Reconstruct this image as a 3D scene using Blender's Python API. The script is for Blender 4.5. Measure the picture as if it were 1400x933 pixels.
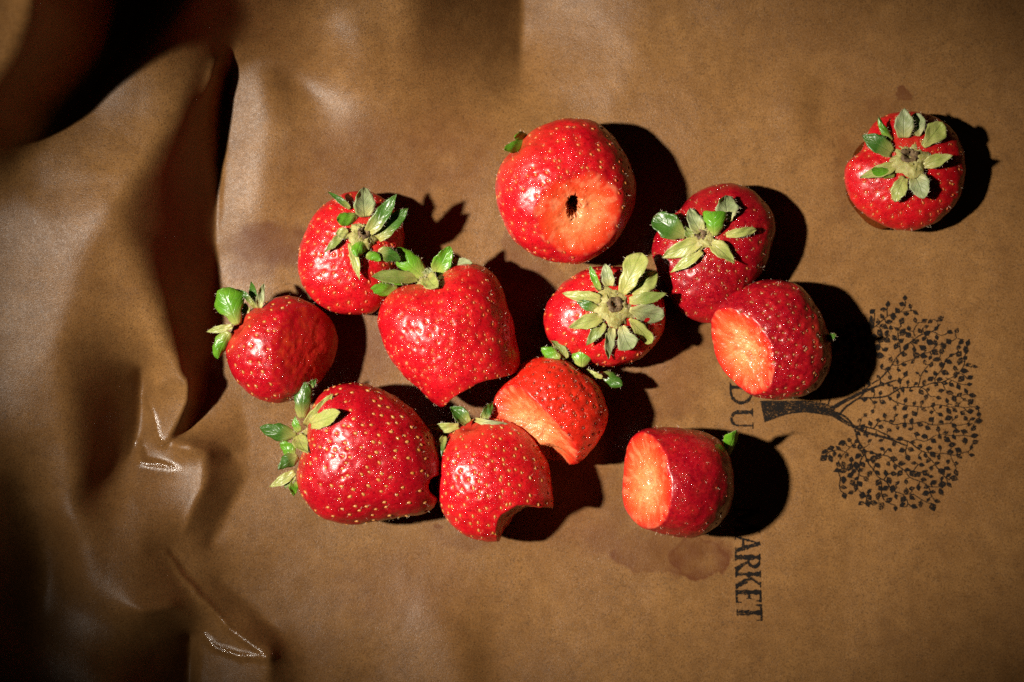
import bpy, bmesh, math, random
import numpy as np
from mathutils import Vector

for o in list(bpy.data.objects):
    bpy.data.objects.remove(o)
scene = bpy.context.scene
C = scene.collection
rng = np.random.default_rng(7)
R = math.radians

# ---------------------------------------------------------------- camera, light
S = 0.0002                     # metres per unit of layout (0.2 mm) on the table plane
D = 0.56                       # camera height
cam = bpy.data.cameras.new('camera')
cam.sensor_width = 36
cam.lens = 36 * D / (1400 * S)
cam.clip_start = 0.01
cam.clip_end = 20
cam.dof.use_dof = True
cam.dof.focus_distance = D - 0.017
cam.dof.aperture_fstop = 7.0
co = bpy.data.objects.new('camera', cam)
co.location = (0, 0, D)
C.objects.link(co)
scene.camera = co

w = bpy.data.worlds.new('World')
scene.world = w
w.use_nodes = True
w.node_tree.nodes['Background'].inputs[0].default_value = (1.0, 0.8, 0.62, 1)
w.node_tree.nodes['Background'].inputs[1].default_value = 0.004

LAMP_POS = Vector((-0.76, 0.035, 0.93))
LAMP_AIM = Vector((0.021, 0.004, 0.0))
lamp = bpy.data.lights.new('key_lamp', 'SPOT')
lamp.energy = 128
lamp.color = (1.0, 0.91, 0.78)
lamp.shadow_soft_size = 0.028
lamp.spot_size = R(13.1)
lamp.spot_blend = 1.0
lo = bpy.data.objects.new('key_lamp', lamp)
lo.location = LAMP_POS
lo.rotation_euler = (LAMP_AIM - LAMP_POS).to_track_quat('-Z', 'Y').to_euler()
C.objects.link(lo)

scene.view_settings.view_transform = 'Standard'
scene.view_settings.look = 'None'
scene.view_settings.exposure = 0.0
scene.view_settings.gamma = 1.0
scene.render.engine = 'CYCLES'
scene.cycles.use_denoising = False
scene.cycles.max_bounces = 6
scene.cycles.diffuse_bounces = 1
scene.cycles.sample_clamp_indirect = 4
scene.cycles.caustics_reflective = False
scene.cycles.caustics_refractive = False


def unproj(px, py, z):
    f = (D - z) / D
    return np.array([(px - 700.0) * S * f, -(py - 466.5) * S * f, z])


# ---------------------------------------------------------------- numpy noise
def _hash(ix, iy, iz, seed):
    h = (ix * 374761393 + iy * 668265263 + iz * 2147483647 + seed * 1274126177) & 0xFFFFFFFF
    h = ((h ^ (h >> 13)) * 1274126177) & 0xFFFFFFFF
    h = (h ^ (h >> 16)) & 0xFFFFFFFF
    return h / 4294967295.0 * 2 - 1


def vnoise(p, seed=0):
    """value noise, p (n,3) -> (n,) in about -1..1"""
    p = np.asarray(p, dtype=np.float64)
    i = np.floor(p).astype(np.int64)
    f = p - i
    f = f * f * f * (f * (f * 6 - 15) + 10)
    r = 0
    for dx in (0, 1):
        wx = f[:, 0] if dx else 1 - f[:, 0]
        for dy in (0, 1):
            wy = f[:, 1] if dy else 1 - f[:, 1]
            for dz in (0, 1):
                wz = f[:, 2] if dz else 1 - f[:, 2]
                r = r + wx * wy * wz * _hash(i[:, 0] + dx, i[:, 1] + dy, i[:, 2] + dz, seed)
    return r


def fbm(p, seed=0, octs=3):
    r, a, t = 0, 1.0, 0
    p = np.asarray(p, dtype=np.float64)
    for k in range(octs):
        r = r + a * vnoise(p * 2 ** k, seed + k * 17)
        t += a
        a *= 0.5
    return r / t


def noise2(x, y, scale, seed=0, octs=3):
    p = np.stack([np.ravel(x) / scale, np.ravel(y) / scale, np.full(np.size(x), seed * 3.7)], 1)
    return fbm(p, seed, octs).reshape(np.shape(x))


# ---------------------------------------------------------------- helpers
def mesh_obj(name, verts, faces, mats, parent=None, smooth=True, loc=None, face_mat=None):
    me = bpy.data.meshes.new(name)
    verts = np.asarray(verts, dtype=np.float32)
    if isinstance(faces, np.ndarray):
        n, k = faces.shape
        me.vertices.add(len(verts))
        me.vertices.foreach_set('co', verts.ravel())
        me.loops.add(n * k)
        me.loops.foreach_set('vertex_index', faces.astype(np.int32).ravel())
        me.polygons.add(n)
        me.polygons.foreach_set('loop_start', np.arange(0, n * k, k, dtype=np.int32))
        me.update(calc_edges=True)
    else:
        me.from_pydata(verts.tolist(), [], faces)
    me.polygons.foreach_set('use_smooth', np.full(len(me.polygons), smooth))
    for m in mats if isinstance(mats, (list, tuple)) else [mats]:
        me.materials.append(m)
    if face_mat is not None:
        me.polygons.foreach_set('material_index', np.asarray(face_mat, dtype=np.int32))
    me.update()
    o = bpy.data.objects.new(name, me)
    C.objects.link(o)
    if parent is not None:
        o.parent = parent
    if loc is not None:
        o.location = loc
    return o


def attr(o, name, vals):
    a = o.data.attributes.new(name, 'FLOAT', 'POINT')
    a.data.foreach_set('value', np.asarray(vals, dtype=np.float32))


class NT:
    """small node-tree writer"""
    def __init__(self, name):
        self.m = bpy.data.materials.new(name)
        self.m.use_nodes = True
        self.t = self.m.node_tree
        self.b = self.t.nodes['Principled BSDF']
        self.out = self.t.nodes['Material Output']

    def n(self, kind, **kw):
        x = self.t.nodes.new(kind)
        for k, v in kw.items():
            if k.startswith('i_'):
                key = k[2:]
                key = int(key) if key.isdigit() else key.replace('_', ' ')
                self.put(x.inputs[key], v)
            else:
                setattr(x, k, v)
        return x

    def put(self, sock, v):
        if isinstance(v, bpy.types.NodeSocket):
            self.t.links.new(v, sock)
        else:
            sock.default_value = v

    def set(self, **kw):
        for k, v in kw.items():
            self.put(self.b.inputs[k.replace('_', ' ')], v)

    def attr(self, name):
        return self.n('ShaderNodeAttribute', attribute_name=name).outputs['Fac']

    def coord(self):
        return self.n('ShaderNodeTexCoord').outputs['Object']

    def noise(self, vec, scale, detail=2, rough=0.5, dist=0.0):
        x = self.n('ShaderNodeTexNoise')
        self.put(x.inputs['Vector'], vec)
        x.inputs['Scale'].default_value = scale
        x.inputs['Detail'].default_value = detail
        x.inputs['Roughness'].default_value = rough
        x.inputs['Distortion'].default_value = dist
        return x.outputs['Fac']

    def math(self, op, a, b=0.0, clamp=False):
        x = self.n('ShaderNodeMath', operation=op, use_clamp=clamp)
        self.put(x.inputs[0], a)
        self.put(x.inputs[1], b)
        return x.outputs[0]

    def ramp(self, fac, stops, interp='LINEAR'):
        x = self.n('ShaderNodeValToRGB')
        self.put(x.inputs[0], fac)
        r = x.color_ramp
        r.interpolation = interp
        while len(r.elements) < len(stops):
            r.elements.new(0.5)
        for e, (p, c) in zip(r.elements, stops):
            e.position = p
            e.color = (c, c, c, 1) if isinstance(c, (int, float)) else (*c, 1)
        return x.outputs[0]

    def mix(self, fac, a, b, mode='MIX'):
        x = self.n('ShaderNodeMix', data_type='RGBA', blend_type=mode)
        self.put(x.inputs[0], fac)
        self.put(x.inputs[6], a if isinstance(a, bpy.types.NodeSocket) else (*a, 1))
        self.put(x.inputs[7], b if isinstance(b, bpy.types.NodeSocket) else (*b, 1))
        return x.outputs[2]

    def bump(self, h, strength, dist, normal=None):
        x = self.n('ShaderNodeBump')
        x.inputs['Strength'].default_value = strength
        x.inputs['Distance'].default_value = dist
        self.put(x.inputs['Height'], h)
        if normal is not None:
            self.put(x.inputs['Normal'], normal)
        return x.outputs[0]


# ---------------------------------------------------------------- materials
def mat_paper():
    k = NT('kraft_paper')
    co_ = k.coord()
    big = k.noise(co_, 28, 4, 0.6)
    mid = k.noise(co_, 190, 5, 0.68)
    fine = k.noise(co_, 2700, 2, 0.65)
    grain = k.noise(co_, 4600, 1, 0.6)
    # long thin fibres
    mp = k.n('ShaderNodeMapping')
    k.put(mp.inputs['Vector'], co_)
    mp.inputs['Scale'].default_value = (500, 2600, 900)
    mp.inputs['Rotation'].default_value = (0, 0, 0.5)
    fib = k.noise(mp.outputs[0], 1.0, 2, 0.6)
    col = k.mix(k.ramp(big, [(0.3, 0.0), (0.7, 1.0)]), (0.225, 0.102, 0.030), (0.345, 0.170, 0.053))
    col = k.mix(k.ramp(mid, [(0.32, 0.0), (0.72, 0.75)]), col, (0.165, 0.074, 0.022))
    col = k.mix(k.ramp(fine, [(0.28, 0.95), (0.52, 0.0)]), col, (0.085, 0.042, 0.016))
    col = k.mix(k.ramp(grain, [(0.56, 0.0), (0.78, 0.55)]), col, (0.46, 0.29, 0.14))
    col = k.mix(k.ramp(fib, [(0.24, 0.75), (0.36, 0.0)]), col, (0.11, 0.06, 0.03))
    st = k.attr('stain')
    col = k.mix(k.math('MULTIPLY', st, 1.0, True), col, (0.115, 0.034, 0.007))
    k.set(Base_Color=col)
    rr = k.ramp(k.noise(co_, 900, 2, 0.6), [(0.3, 0.30), (0.7, 0.42)])
    rr = k.math('ADD', rr, k.math('MULTIPLY', st, 0.10))
    rr = k.math('SUBTRACT', rr, k.math('MULTIPLY', k.attr('crease'), 0.22))
    k.set(Roughness=rr)
    k.put(k.b.inputs['Specular IOR Level'], k.math('ADD', k.math('MULTIPLY', k.attr('crease'), 0.4), 0.34))
    k.b.inputs['Coat Weight'].default_value = 0.0
    k.b.inputs['Coat Roughness'].default_value = 0.24
    h = k.math('ADD', k.math('MULTIPLY', fine, 0.5), k.math('MULTIPLY', grain, 0.5))
    n1 = k.bump(mid, 0.07, 0.0006)
    pn = k.bump(h, 0.62, 0.00020, n1)
    k.set(Normal=pn)
    k.put(k.b.inputs['Coat Normal'], pn)
    return k.m


def mat_ink():
    k = NT('black_ink')
    co_ = k.coord()
    k.set(Base_Color=(0.010, 0.008, 0.007, 1), Roughness=0.75)
    k.b.inputs['Specular IOR Level'].default_value = 0.12
    a = k.noise(co_, 2400, 2, 0.7)
    b = k.noise(co_, 260, 2, 0.5)
    f = k.math('ADD', a, k.math('MULTIPLY', k.math('SUBTRACT', b, 0.5), 0.35))
    f = k.ramp(f, [(0.50, 0.0), (0.66, 0.88)])
    tr = k.n('ShaderNodeBsdfTransparent')
    mx = k.n('ShaderNodeMixShader')
    k.put(mx.inputs[0], f)
    k.put(mx.inputs[1], k.b.outputs[0])
    k.put(mx.inputs[2], tr.outputs[0])
    k.put(k.out.inputs['Surface'], mx.outputs[0])
    return k.m


def mat_berry(name, deep, light, halo):
    k = NT(name)
    co_ = k.coord()
    n1 = k.noise(co_, 130, 3, 0.6)
    n2 = k.noise(co_, 900, 2, 0.6)
    n3 = k.noise(co_, 2600, 2, 0.6)
    skin = k.mix(k.ramp(n1, [(0.32, 0.0), (0.70, 1.0)]), deep, light)
    skin = k.mix(k.ramp(n2, [(0.45, 0.0), (0.8, 0.35)]), skin, (0.70, 0.024, 0.018))
    skin = k.mix(k.ramp(k.noise(co_, 1500, 2, 0.7), [(0.30, 0.75), (0.50, 0.0)]), skin, [c * 0.45 for c in deep])
    pit = k.attr('pit')
    skin = k.mix(k.math('MULTIPLY', pit, halo, True), skin, (0.78, 0.07, 0.025))
    sh = k.attr('shoulder')
    skin = k.mix(k.math('MULTIPLY', k.math('MULTIPLY', sh, 0.75), k.ramp(n1, [(0.3, 0.3), (0.6, 1.0)])), skin, (0.74, 0.10, 0.035))
    skin = k.mix(k.ramp(k.noise(co_, 70, 2, 0.5), [(0.52, 0.0), (0.68, 0.6)]), skin, deep)
    # flesh where it is bitten open
    fl = k.attr('flesh')
    st = k.attr('streak')
    flesh = k.ramp(fl, [(0.0, (0.46, 0.003, 0.012)), (0.10, (0.74, 0.030, 0.012)), (0.40, (0.86, 0.105, 0.030)),
                        (0.70, (0.90, 0.24, 0.080)), (1.0, (0.90, 0.38, 0.155))])
    flesh = k.mix(k.ramp(st, [(0.47, 0.0), (0.75, 0.36)]), flesh, (0.94, 0.46, 0.22))
    flesh = k.mix(k.ramp(n2, [(0.2, 0.4), (0.48, 0.0)]), flesh, (0.70, 0.05, 0.015))
    flesh = k.mix(k.ramp(k.noise(co_, 300, 3, 0.6), [(0.30, 0.6), (0.52, 0.0)]), flesh, (0.76, 0.075, 0.02))
    msk = k.attr('bite')
    col = k.mix(msk, skin, flesh)
    col = k.mix(k.attr('hole'), col, (0.24, 0.008, 0.008))
    k.set(Base_Color=col)
    k.set(Subsurface_Weight=0.34)
    k.b.inputs['Subsurface Radius'].default_value = (1.0, 0.20, 0.12)
    k.b.inputs['Subsurface Scale'].default_value = 0.0019
    k.set(Roughness=k.ramp(n2, [(0.3, 0.24), (0.7, 0.40)]))
    k.b.inputs['Specular IOR Level'].default_value = 0.45
    k.set(Coat_Weight=k.ramp(k.noise(co_, 520, 2, 0.6), [(0.40, 0.08), (0.58, 0.60)]))
    k.b.inputs['Coat Roughness'].default_value = 0.085
    hh = k.math('ADD', k.math('MULTIPLY', n2, 0.7), k.math('MULTIPLY', n3, 0.3))
    nn = k.bump(hh, 0.30, 0.00030)
    k.set(Normal=nn)
    wet = k.noise(co_, 2300, 4, 0.7)
    dots = k.ramp(k.noise(co_, 3000, 1, 0.5), [(0.62, 0.0), (0.76, 1.0)])
    wet = k.math('ADD', wet, k.math('MULTIPLY', dots, 0.6))
    k.put(k.b.inputs['Coat Normal'], k.bump(wet, 0.85, 0.00030))
    return k.m


def mat_seed(name, a, b):
    k = NT(name)
    co_ = k.coord()
    k.set(Base_Color=k.mix(k.ramp(k.noise(co_, 260, 1), [(0.35, 0.0), (0.65, 1.0)]), a, b), Roughness=0.28)
    k.b.inputs['Subsurface Weight'].default_value = 0.0
    return k.m


def mat_sepal(name, base, vein, tip, rough, trans):
    k = NT(name)
    co_ = k.coord()
    s = k.attr('along')
    v = k.attr('across')
    av = k.math('ABSOLUTE', v)
    ph = k.math('SUBTRACT', k.math('MULTIPLY', s, 5.0), k.math('MULTIPLY', av, 2.2))
    lines = k.math('ABSOLUTE', k.math('SUBTRACT', k.math('FRACT', ph), 0.5))
    ln = k.ramp(lines, [(0.0, 1.0), (0.12, 0.0)])
    rib = k.ramp(av, [(0.0, 1.0), (0.10, 0.0)])
    vn = k.math('MAXIMUM', k.math('MULTIPLY', ln, 0.55), rib)
    n1 = k.noise(co_, 420, 3, 0.6)
    n2 = k.noise(co_, 2400, 2, 0.6)
    col = k.mix(k.ramp(n1, [(0.3, 0.0), (0.7, 1.0)]), base, tip)
    col = k.mix(k.ramp(s, [(0.0, 0.8), (0.45, 0.0)]), col, (0.50, 0.44, 0.13))
    col = k.mix(k.math('MULTIPLY', vn, 0.45), col, vein)
    col = k.mix(k.ramp(n2, [(0.60, 0.0), (0.85, 0.35)]), col, (0.50, 0.52, 0.34))
    col = k.mix(k.math('MULTIPLY', k.ramp(s, [(0.90, 0.0), (1.0, 1.0)]), k.ramp(n1, [(0.45, 0.0), (0.6, 1.0)])), col, (0.10, 0.05, 0.02))
    k.set(Base_Color=col, Roughness=rough)
    k.b.inputs['Transmission Weight'].default_value = 0.0
    k.b.inputs['Subsurface Weight'].default_value = trans
    k.b.inputs['Subsurface Radius'].default_value = (0.5, 1.0, 0.2)
    k.b.inputs['Subsurface Scale'].default_value = 0.0006
    h = k.math('SUBTRACT', k.math('MULTIPLY', n1, 0.8), k.math('MULTIPLY', vn, 0.5))
    k.set(Normal=k.bump(k.math('ADD', h, k.math('MULTIPLY', n2, 0.25)), 0.5, 0.00035))
    return k.m


def mat_plain(name, a, b, scale, rough, bumpd=0.0003, sss=0.0):
    k = NT(name)
    co_ = k.coord()
    n1 = k.noise(co_, scale, 3, 0.65)
    k.set(Base_Color=k.mix(k.ramp(n1, [(0.35, 0.0), (0.65, 1.0)]), a, b), Roughness=rough)
    k.set(Normal=k.bump(n1, 0.6, bumpd))
    k.b.inputs['Subsurface Weight'].default_value = sss
    return k.m


M_PAPER = mat_paper()
M_INK = mat_ink()
M_BERRY = {
    'bright': mat_berry('bright_red_skin', (0.50, 0.002, 0.010), (0.70, 0.008, 0.016), 0.30),
    'orange': mat_berry('orange_red_skin', (0.66, 0.012, 0.006), (0.84, 0.040, 0.014), 0.10),
    'deep': mat_berry('deep_red_skin', (0.27, 0.001, 0.009), (0.43, 0.004, 0.013), 0.10),
    'ripe': mat_berry('ripe_red_skin', (0.38, 0.001, 0.010), (0.56, 0.004, 0.014), 0.12),
}
M_SEED = {
    'gold': mat_seed('golden_seed', (0.50, 0.19, 0.035), (0.60, 0.28, 0.08)),
    'orange': mat_seed('orange_seed', (0.62, 0.10, 0.03), (0.58, 0.20, 0.05)),
    'dark': mat_seed('dark_seed', (0.26, 0.02, 0.012), (0.38, 0.07, 0.02)),
    'tan': mat_seed('tan_seed', (0.32, 0.09, 0.03), (0.42, 0.16, 0.05)),
}
M_SEP = {
    'b': mat_sepal('bright_green_sepal', (0.085, 0.27, 0.012), (0.17, 0.36, 0.04), (0.15, 0.36, 0.02), 0.30, 0.25),
    'd': mat_sepal('dark_green_sepal', (0.035, 0.11, 0.012), (0.12, 0.20, 0.04), (0.07, 0.17, 0.02), 0.32, 0.15),
    'p': mat_sepal('pale_green_sepal', (0.33, 0.38, 0.08), (0.14, 0.19, 0.04), (0.44, 0.46, 0.15), 0.36, 0.25),
    'g': mat_sepal('grey_green_sepal', (0.26, 0.32, 0.13), (0.11, 0.15, 0.05), (0.38, 0.42, 0.22), 0.50, 0.2),
    'o': mat_sepal('olive_sepal', (0.16, 0.24, 0.04), (0.26, 0.32, 0.10), (0.24, 0.28, 0.07), 0.42, 0.25),
}
BACK = {'b': 'p', 'd': 'o', 'p': 'b', 'g': 'b', 'o': 'p'}
M_HUB = mat_plain('calyx_crown', (0.34, 0.27, 0.06), (0.58, 0.50, 0.18), 700, 0.6, 0.0006, 0.2)
M_STUB = mat_plain('dry_stalk_stub', (0.05, 0.025, 0.012), (0.22, 0.14, 0.06), 900, 0.7, 0.0006)
M_HAIR = mat_plain('fine_hairs', (0.70, 0.52, 0.36), (0.80, 0.70, 0.52), 300, 0.35)
M_TABLE = mat_plain('dark_table', (0.010, 0.008, 0.007), (0.018, 0.014, 0.011), 40, 0.6)

# ---------------------------------------------------------------- the paper
X0, X1, Y0, Y1 = -420, 1680, -380, 1300
CELL = 2
# creases as polylines of (x, y, height) in layout units; the sheet is stretched between them
LINES = [
    # the sheet far out
    [(-420, -380, 60), (1680, -380, 0), (1680, 1300, 0), (-420, 1300, 30), (-420, -380, 60)],
    # flat lying part of the sheet
    [(620, 330, 0), (900, 300, 0), (1200, 330, 0), (1400, 300, 0), (1440, 900, 0)],
    [(520, 470, 0), (760, 500, 0), (1000, 480, 0), (1300, 560, 0)],
    [(360, 480, 0), (430, 620, 0), (440, 760, 0), (500, 860, 0), (520, 960, 0)],
    [(600, 760, 0), (900, 800, 0), (1300, 800, 0)],
    [(900, 950, 0), (1300, 940, 0)],
    [(860, 60, 0), (1100, 60, 0), (1400, 80, 0)],
    [(470, 330, 2), (430, 420, 0), (330, 520, 0)],
    # deep fold running down the sheet, with the lip of the sheet on its right
    [(316, 72, 18), (309, 105, -4), (303, 150, -8), (299, 220, -10), (293, 300, -8), (288, 400, -8), (284, 480, -8), (276, 540, -4), (256, 588, 6), (232, 607, 20)],
    [(324, 60, 20), (318, 100, 8), (312, 150, 3), (307, 220, 1), (302, 300, 0), (298, 340, -4)],
    [(368, 90, 19), (363, 150, 14), (357, 220, 12), (349, 290, 9), (337, 335, 1)],
    [(420, 250, 4), (440, 300, 3), (600, 260, 0)],
    # big hump on the left and its facets
    [(150, 283, 92), (205, 220, 80), (262, 150, 60), (296, 100, 42), (308, 78, 34)],
    [(150, 283, 92), (185, 345, 82), (222, 420, 68), (240, 480, 57), (250, 520, 45)],
    [(150, 283, 92), (120, 330, 88), (95, 420, 78), (80, 500, 68)],
    [(-60, 330, 60), (-40, 420, 58), (-20, 520, 56)],
    [(20, 225, 62), (110, 135, 72), (190, 60, 82), (245, 5, 96), (290, -80, 130), (310, -200, 120)],
    [(60, 260, 66), (160, 190, 78)],
    # dark hollow in the far corner and the fold standing beyond it
    [(62, -250, 300), (56, -80, 290), (52, 0, 270), (46, 37, 230), (30, 88, 196), (-25, 137, 185), (-60, 205, 110), (-90, 280, 40)],
    [(-70, -250, 180), (-60, -60, 170), (-60, 60, 140), (-110, 140, 100)],
    [(190, -250, 30), (182, -30, 30), (158, 50, 30), (118, 108, 35), (62, 168, 45)],
    # hollow with a rim near the back
    [(345, 70, 14), (400, 105, 2), (432, 122, 0)],
    [(440, 20, 46), (492, 60, 46), (500, 95, 36), (488, 118, 22), (450, 140, 10)],
    [(712, -80, -40), (714, 0, -36), (712, 70, -29), (710, 120, -16), (706, 175, -3)],
    [(560, -60, 52), (565, 30, 42), (550, 120, 24), (535, 190, 8)],
    [(880, -60, -3), (880, 60, 0), (830, 150, 1)],
    # crumples lower left
    [(80, 500, 70), (92, 515, 68), (104, 590, 62), (112, 670, 52), (95, 720, 46)],
    [(195, 505, 6), (192, 560, -2), (186, 612, 0), (150, 660, 8), (120, 690, 24)],
    [(212, 528, 34), (240, 512, 44), (263, 520, 44), (262, 550, 38), (228, 603, 26)],
    [(200, 542, 16), (214, 570, 22), (225, 604, 26)],
    [(228, 603, 26), (258, 610, 34), (284, 620, 26)],
    [(316, 622, 2), (340, 640, 0)],
    [(196, 610, 10), (200, 630, 15), (244, 638, 18)],
    [(284, 620, 26), (280, 665, 25), (264, 705, 20), (250, 735, 12)],
    [(330, 560, 0), (345, 640, 0), (316, 690, 0), (292, 740, 0)],
    [(234, 752, 13), (250, 780, 12), (268, 802, 13), (318, 858, 17), (372, 892, 25)],
    [(274, 862, 2), (296, 884, 7), (330, 893, 14), (372, 892, 25)],
    [(300, 790, 2), (350, 838, 2), (402, 880, 0), (410, 960, 0)],
    [(190, 600, 8), (185, 680, 24), (195, 755, 30), (218, 756, 20)],
    [(112, 670, 50), (112, 740, 44), (120, 800, 44), (170, 830, 48), (196, 838, 48)],
    [(-60, 600, 66), (-80, 700, 86), (-80, 800, 80), (-90, 900, 60)],
    [(30, 660, 34), (60, 730, 12), (66, 790, 8), (50, 850, 14)],
    [(40, 880, 30), (90, 900, 42), (150, 940, 50), (160, 1020, 40)],
    [(196, 838, 48), (235, 828, 36), (266, 850, 12)],
    [(262, 868, -14), (260, 905, -24), (258, 970, -28)],
    [(272, 866, 0), (271, 905, 0), (270, 970, -4)],
    [(300, 905, 7), (310, 960, 8)],
    [(372, 892, 25), (368, 930, 18), (366, 990, 14)],
    # soft dent at the front
    [(575, 830, 7), (618, 875, 9), (640, 930, 9)],
    [(664, 850, -3), (672, 930, -4)],
    # tiny pinch at the right
    [(1098, 120, 7), (1100, 160, 7), (1098, 190, 3)],
    [(1112, 125, -3), (1114, 170, -3)],
]


GLINTS = [
    ([(202, 541), (214, 570), (226, 606)], 3.9, 3.4),
    ([(191, 606), (198, 630), (245, 638)], 3.9, 3.4),
    ([(226, 606), (256, 612), (284, 622)], 1.1, 3.0),
    ([(234, 752), (250, 780), (268, 802), (318, 858), (372, 894)], 4.4, 3.6),
    ([(273, 862), (296, 884), (330, 894), (372, 894)], 4.4, 3.6),
    ([(282, 625), (279, 665), (262, 708), (246, 750)], 1.0, 3.5),
]


def solve_paper():
    h = None
    for cell in (32, 16, 8, 4, 2):
        nx, ny = (X1 - X0) // cell + 1, (Y1 - Y0) // cell + 1
        if h is None:
            h = np.zeros((ny, nx))
        else:
            oy, ox = h.shape
            yy = np.linspace(0, oy - 1, ny)
            xx = np.linspace(0, ox - 1, nx)
            y0 = np.minimum(yy.astype(int), oy - 2)
            x0 = np.minimum(xx.astype(int), ox - 2)
            fy, fx = (yy - y0)[:, None], (xx - x0)[None]
            h = (h[y0][:, x0] * (1 - fy) * (1 - fx) + h[y0][:, x0 + 1] * (1 - fy) * fx
                 + h[y0 + 1][:, x0] * fy * (1 - fx) + h[y0 + 1][:, x0 + 1] * fy * fx)
        acc, cnt = np.zeros((ny, nx)), np.zeros((ny, nx))
        for ln in LINES:
            for a, b in zip(ln[:-1], ln[1:]):
                n = int(max(abs(a[0] - b[0]), abs(a[1] - b[1])) / cell * 2) + 2
                t = np.linspace(0, 1, n)
                X = a[0] + (b[0] - a[0]) * t
                Y = a[1] + (b[1] - a[1]) * t
                # the creases wander a little
                X = X + 3.0 * noise2(X, Y, 30, 5)
                Y = Y + 3.0 * noise2(X, Y, 30, 6)
                Z = (a[2] + (b[2] - a[2]) * t) * 1.45
                # raised parts stand nearer the middle than they look from above
                X = 700 + (X - 700) * (1 - Z * S / D)
                Y = 466.5 + (Y - 466.5) * (1 - Z * S / D)
                ix = np.clip(np.round((X - X0) / cell).astype(int), 0, nx - 1)
                iy = np.clip(np.round((Y - Y0) / cell).astype(int), 0, ny - 1)
                np.add.at(acc, (iy, ix), Z)
                np.add.at(cnt, (iy, ix), 1)
        mk = cnt > 0
        val = acc[mk] / cnt[mk]
        for _ in range({32: 500, 16: 300, 8: 200, 4: 140, 2: 60}[cell]):
            p = np.pad(h, 1, mode='edge')
            h = 0.25 * (p[:-2, 1:-1] + p[2:, 1:-1] + p[1:-1, :-2] + p[1:-1, 2:])
            h[mk] = val
    # rounded creases
    def blur(a, sig):
        r = int(sig * 3)
        k = np.exp(-0.5 * (np.arange(-r, r + 1) / sig) ** 2)
        k /= k.sum()
        p = np.pad(a, ((r, r), (0, 0)), mode='edge')
        a = sum(k[i] * p[i:i + a.shape[0]] for i in range(2 * r + 1))
        p = np.pad(a, ((0, 0), (r, r)), mode='edge')
        return sum(k[i] * p[:, i:i + a.shape[1]] for i in range(2 * r + 1))
    soft = blur(h, 7)
    crisp = blur(h, 1.9)
    ys = np.arange(h.shape[0]) * CELL + Y0
    xs = np.arange(h.shape[1]) * CELL + X0
    GX, GY = np.meshgrid(xs, ys)
    flat = np.clip((GX - 330) / 200.0, 0, 1)
    # smooth humps, crisp where the sheet is pinched
    kk = np.clip((GX - 288) / 10, 0, 1) * np.clip((430 - GY) / 60, 0, 1) * np.clip((330 - GX) / 10, 0, 1)
    kk = np.maximum(kk, np.clip((GY - 480) / 40, 0, 1) * np.clip((GX - 170) / 30, 0, 1) * np.clip((400 - GX) / 30, 0, 1))
    kk = np.maximum(kk, np.clip(1 - abs(GX - 715) / 40, 0, 1) * np.clip((150 - GY) / 80, 0, 1))
    kk = blur(kk, 4)
    h = soft * (1 - kk) + crisp * kk
    # crumpled facets: flat between straight folds
    cr = np.zeros(GX.shape)
    r3 = np.random.default_rng(5)
    for k_ in range(7):
        a_ = r3.uniform(0, math.pi)
        per = r3.uniform(150, 330)
        ph_ = (GX * math.cos(a_) + GY * math.sin(a_)) / per + r3.uniform(0, 1) + 0.35 * noise2(GX, GY, 260, 70 + k_, 1)
        tri = np.abs((ph_ % 1.0) - 0.5) * 2
        cr += (tri - 0.5) * per * r3.uniform(0.025, 0.05)
    cr = blur(cr, 2.0)
    h = h + cr * (0.22 + 0.35 * np.clip((330 - GX) / 120, 0, 1))
    # pinched creases: thin raised lines that catch the light
    PO = np.zeros(GX.shape)
    for pl, A_, sg in GLINTS:
        dmin = np.full(GX.shape, 1e9)
        al = np.zeros(GX.shape)
        tot = sum(math.hypot(b[0] - a[0], b[1] - a[1]) for a, b in zip(pl[:-1], pl[1:]))
        run = 0
        JX, JY = GX + 2.2 * noise2(GX, GY, 16, 31, 2), GY + 2.2 * noise2(GX, GY, 16, 32, 2)
        for a, b in zip(pl[:-1], pl[1:]):
            L = math.hypot(b[0] - a[0], b[1] - a[1])
            t = np.clip(((JX - a[0]) * (b[0] - a[0]) + (JY - a[1]) * (b[1] - a[1])) / L ** 2, 0, 1)
            dd = np.hypot(JX - a[0] - t * (b[0] - a[0]), JY - a[1] - t * (b[1] - a[1]))
            m_ = dd < dmin
            dmin = np.where(m_, dd, dmin)
            al = np.where(m_, (run + t * L) / tot, al)
            run += L
        PO = np.maximum(PO, np.exp(-0.5 * (dmin / 6.0) ** 2)) if A_ > 1.5 else PO
        h = h + A_ * np.exp(-0.5 * (dmin / sg) ** 2) * np.sqrt(np.clip(np.sin(math.pi * (0.06 + 0.9 * al)), 0, 1))
    h = h + 5.0 * noise2(GX, GY, 170, 11, 2) * (0.6 + 0.4 * (1 - flat)) + 0.5 * noise2(GX, GY, 38, 12, 2) + 0.10 * noise2(GX, GY, 9, 13, 2)
    return xs, ys, h, PO


xs_, ys_, H_, PO_ = solve_paper()


def paper_z(px, py):
    """height of the sheet in metres at a layout point"""
    fx = np.clip((np.asarray(px, float) - X0) / CELL, 0, len(xs_) - 1.001)
    fy = np.clip((np.asarray(py, float) - Y0) / CELL, 0, len(ys_) - 1.001)
    ix, iy = fx.astype(int), fy.astype(int)
    ax, ay = fx - ix, fy - iy
    return S * (H_[iy, ix] * (1 - ax) * (1 - ay) + H_[iy, ix + 1] * ax * (1 - ay)
                + H_[iy + 1, ix] * (1 - ax) * ay + H_[iy + 1, ix + 1] * ax * ay)


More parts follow.
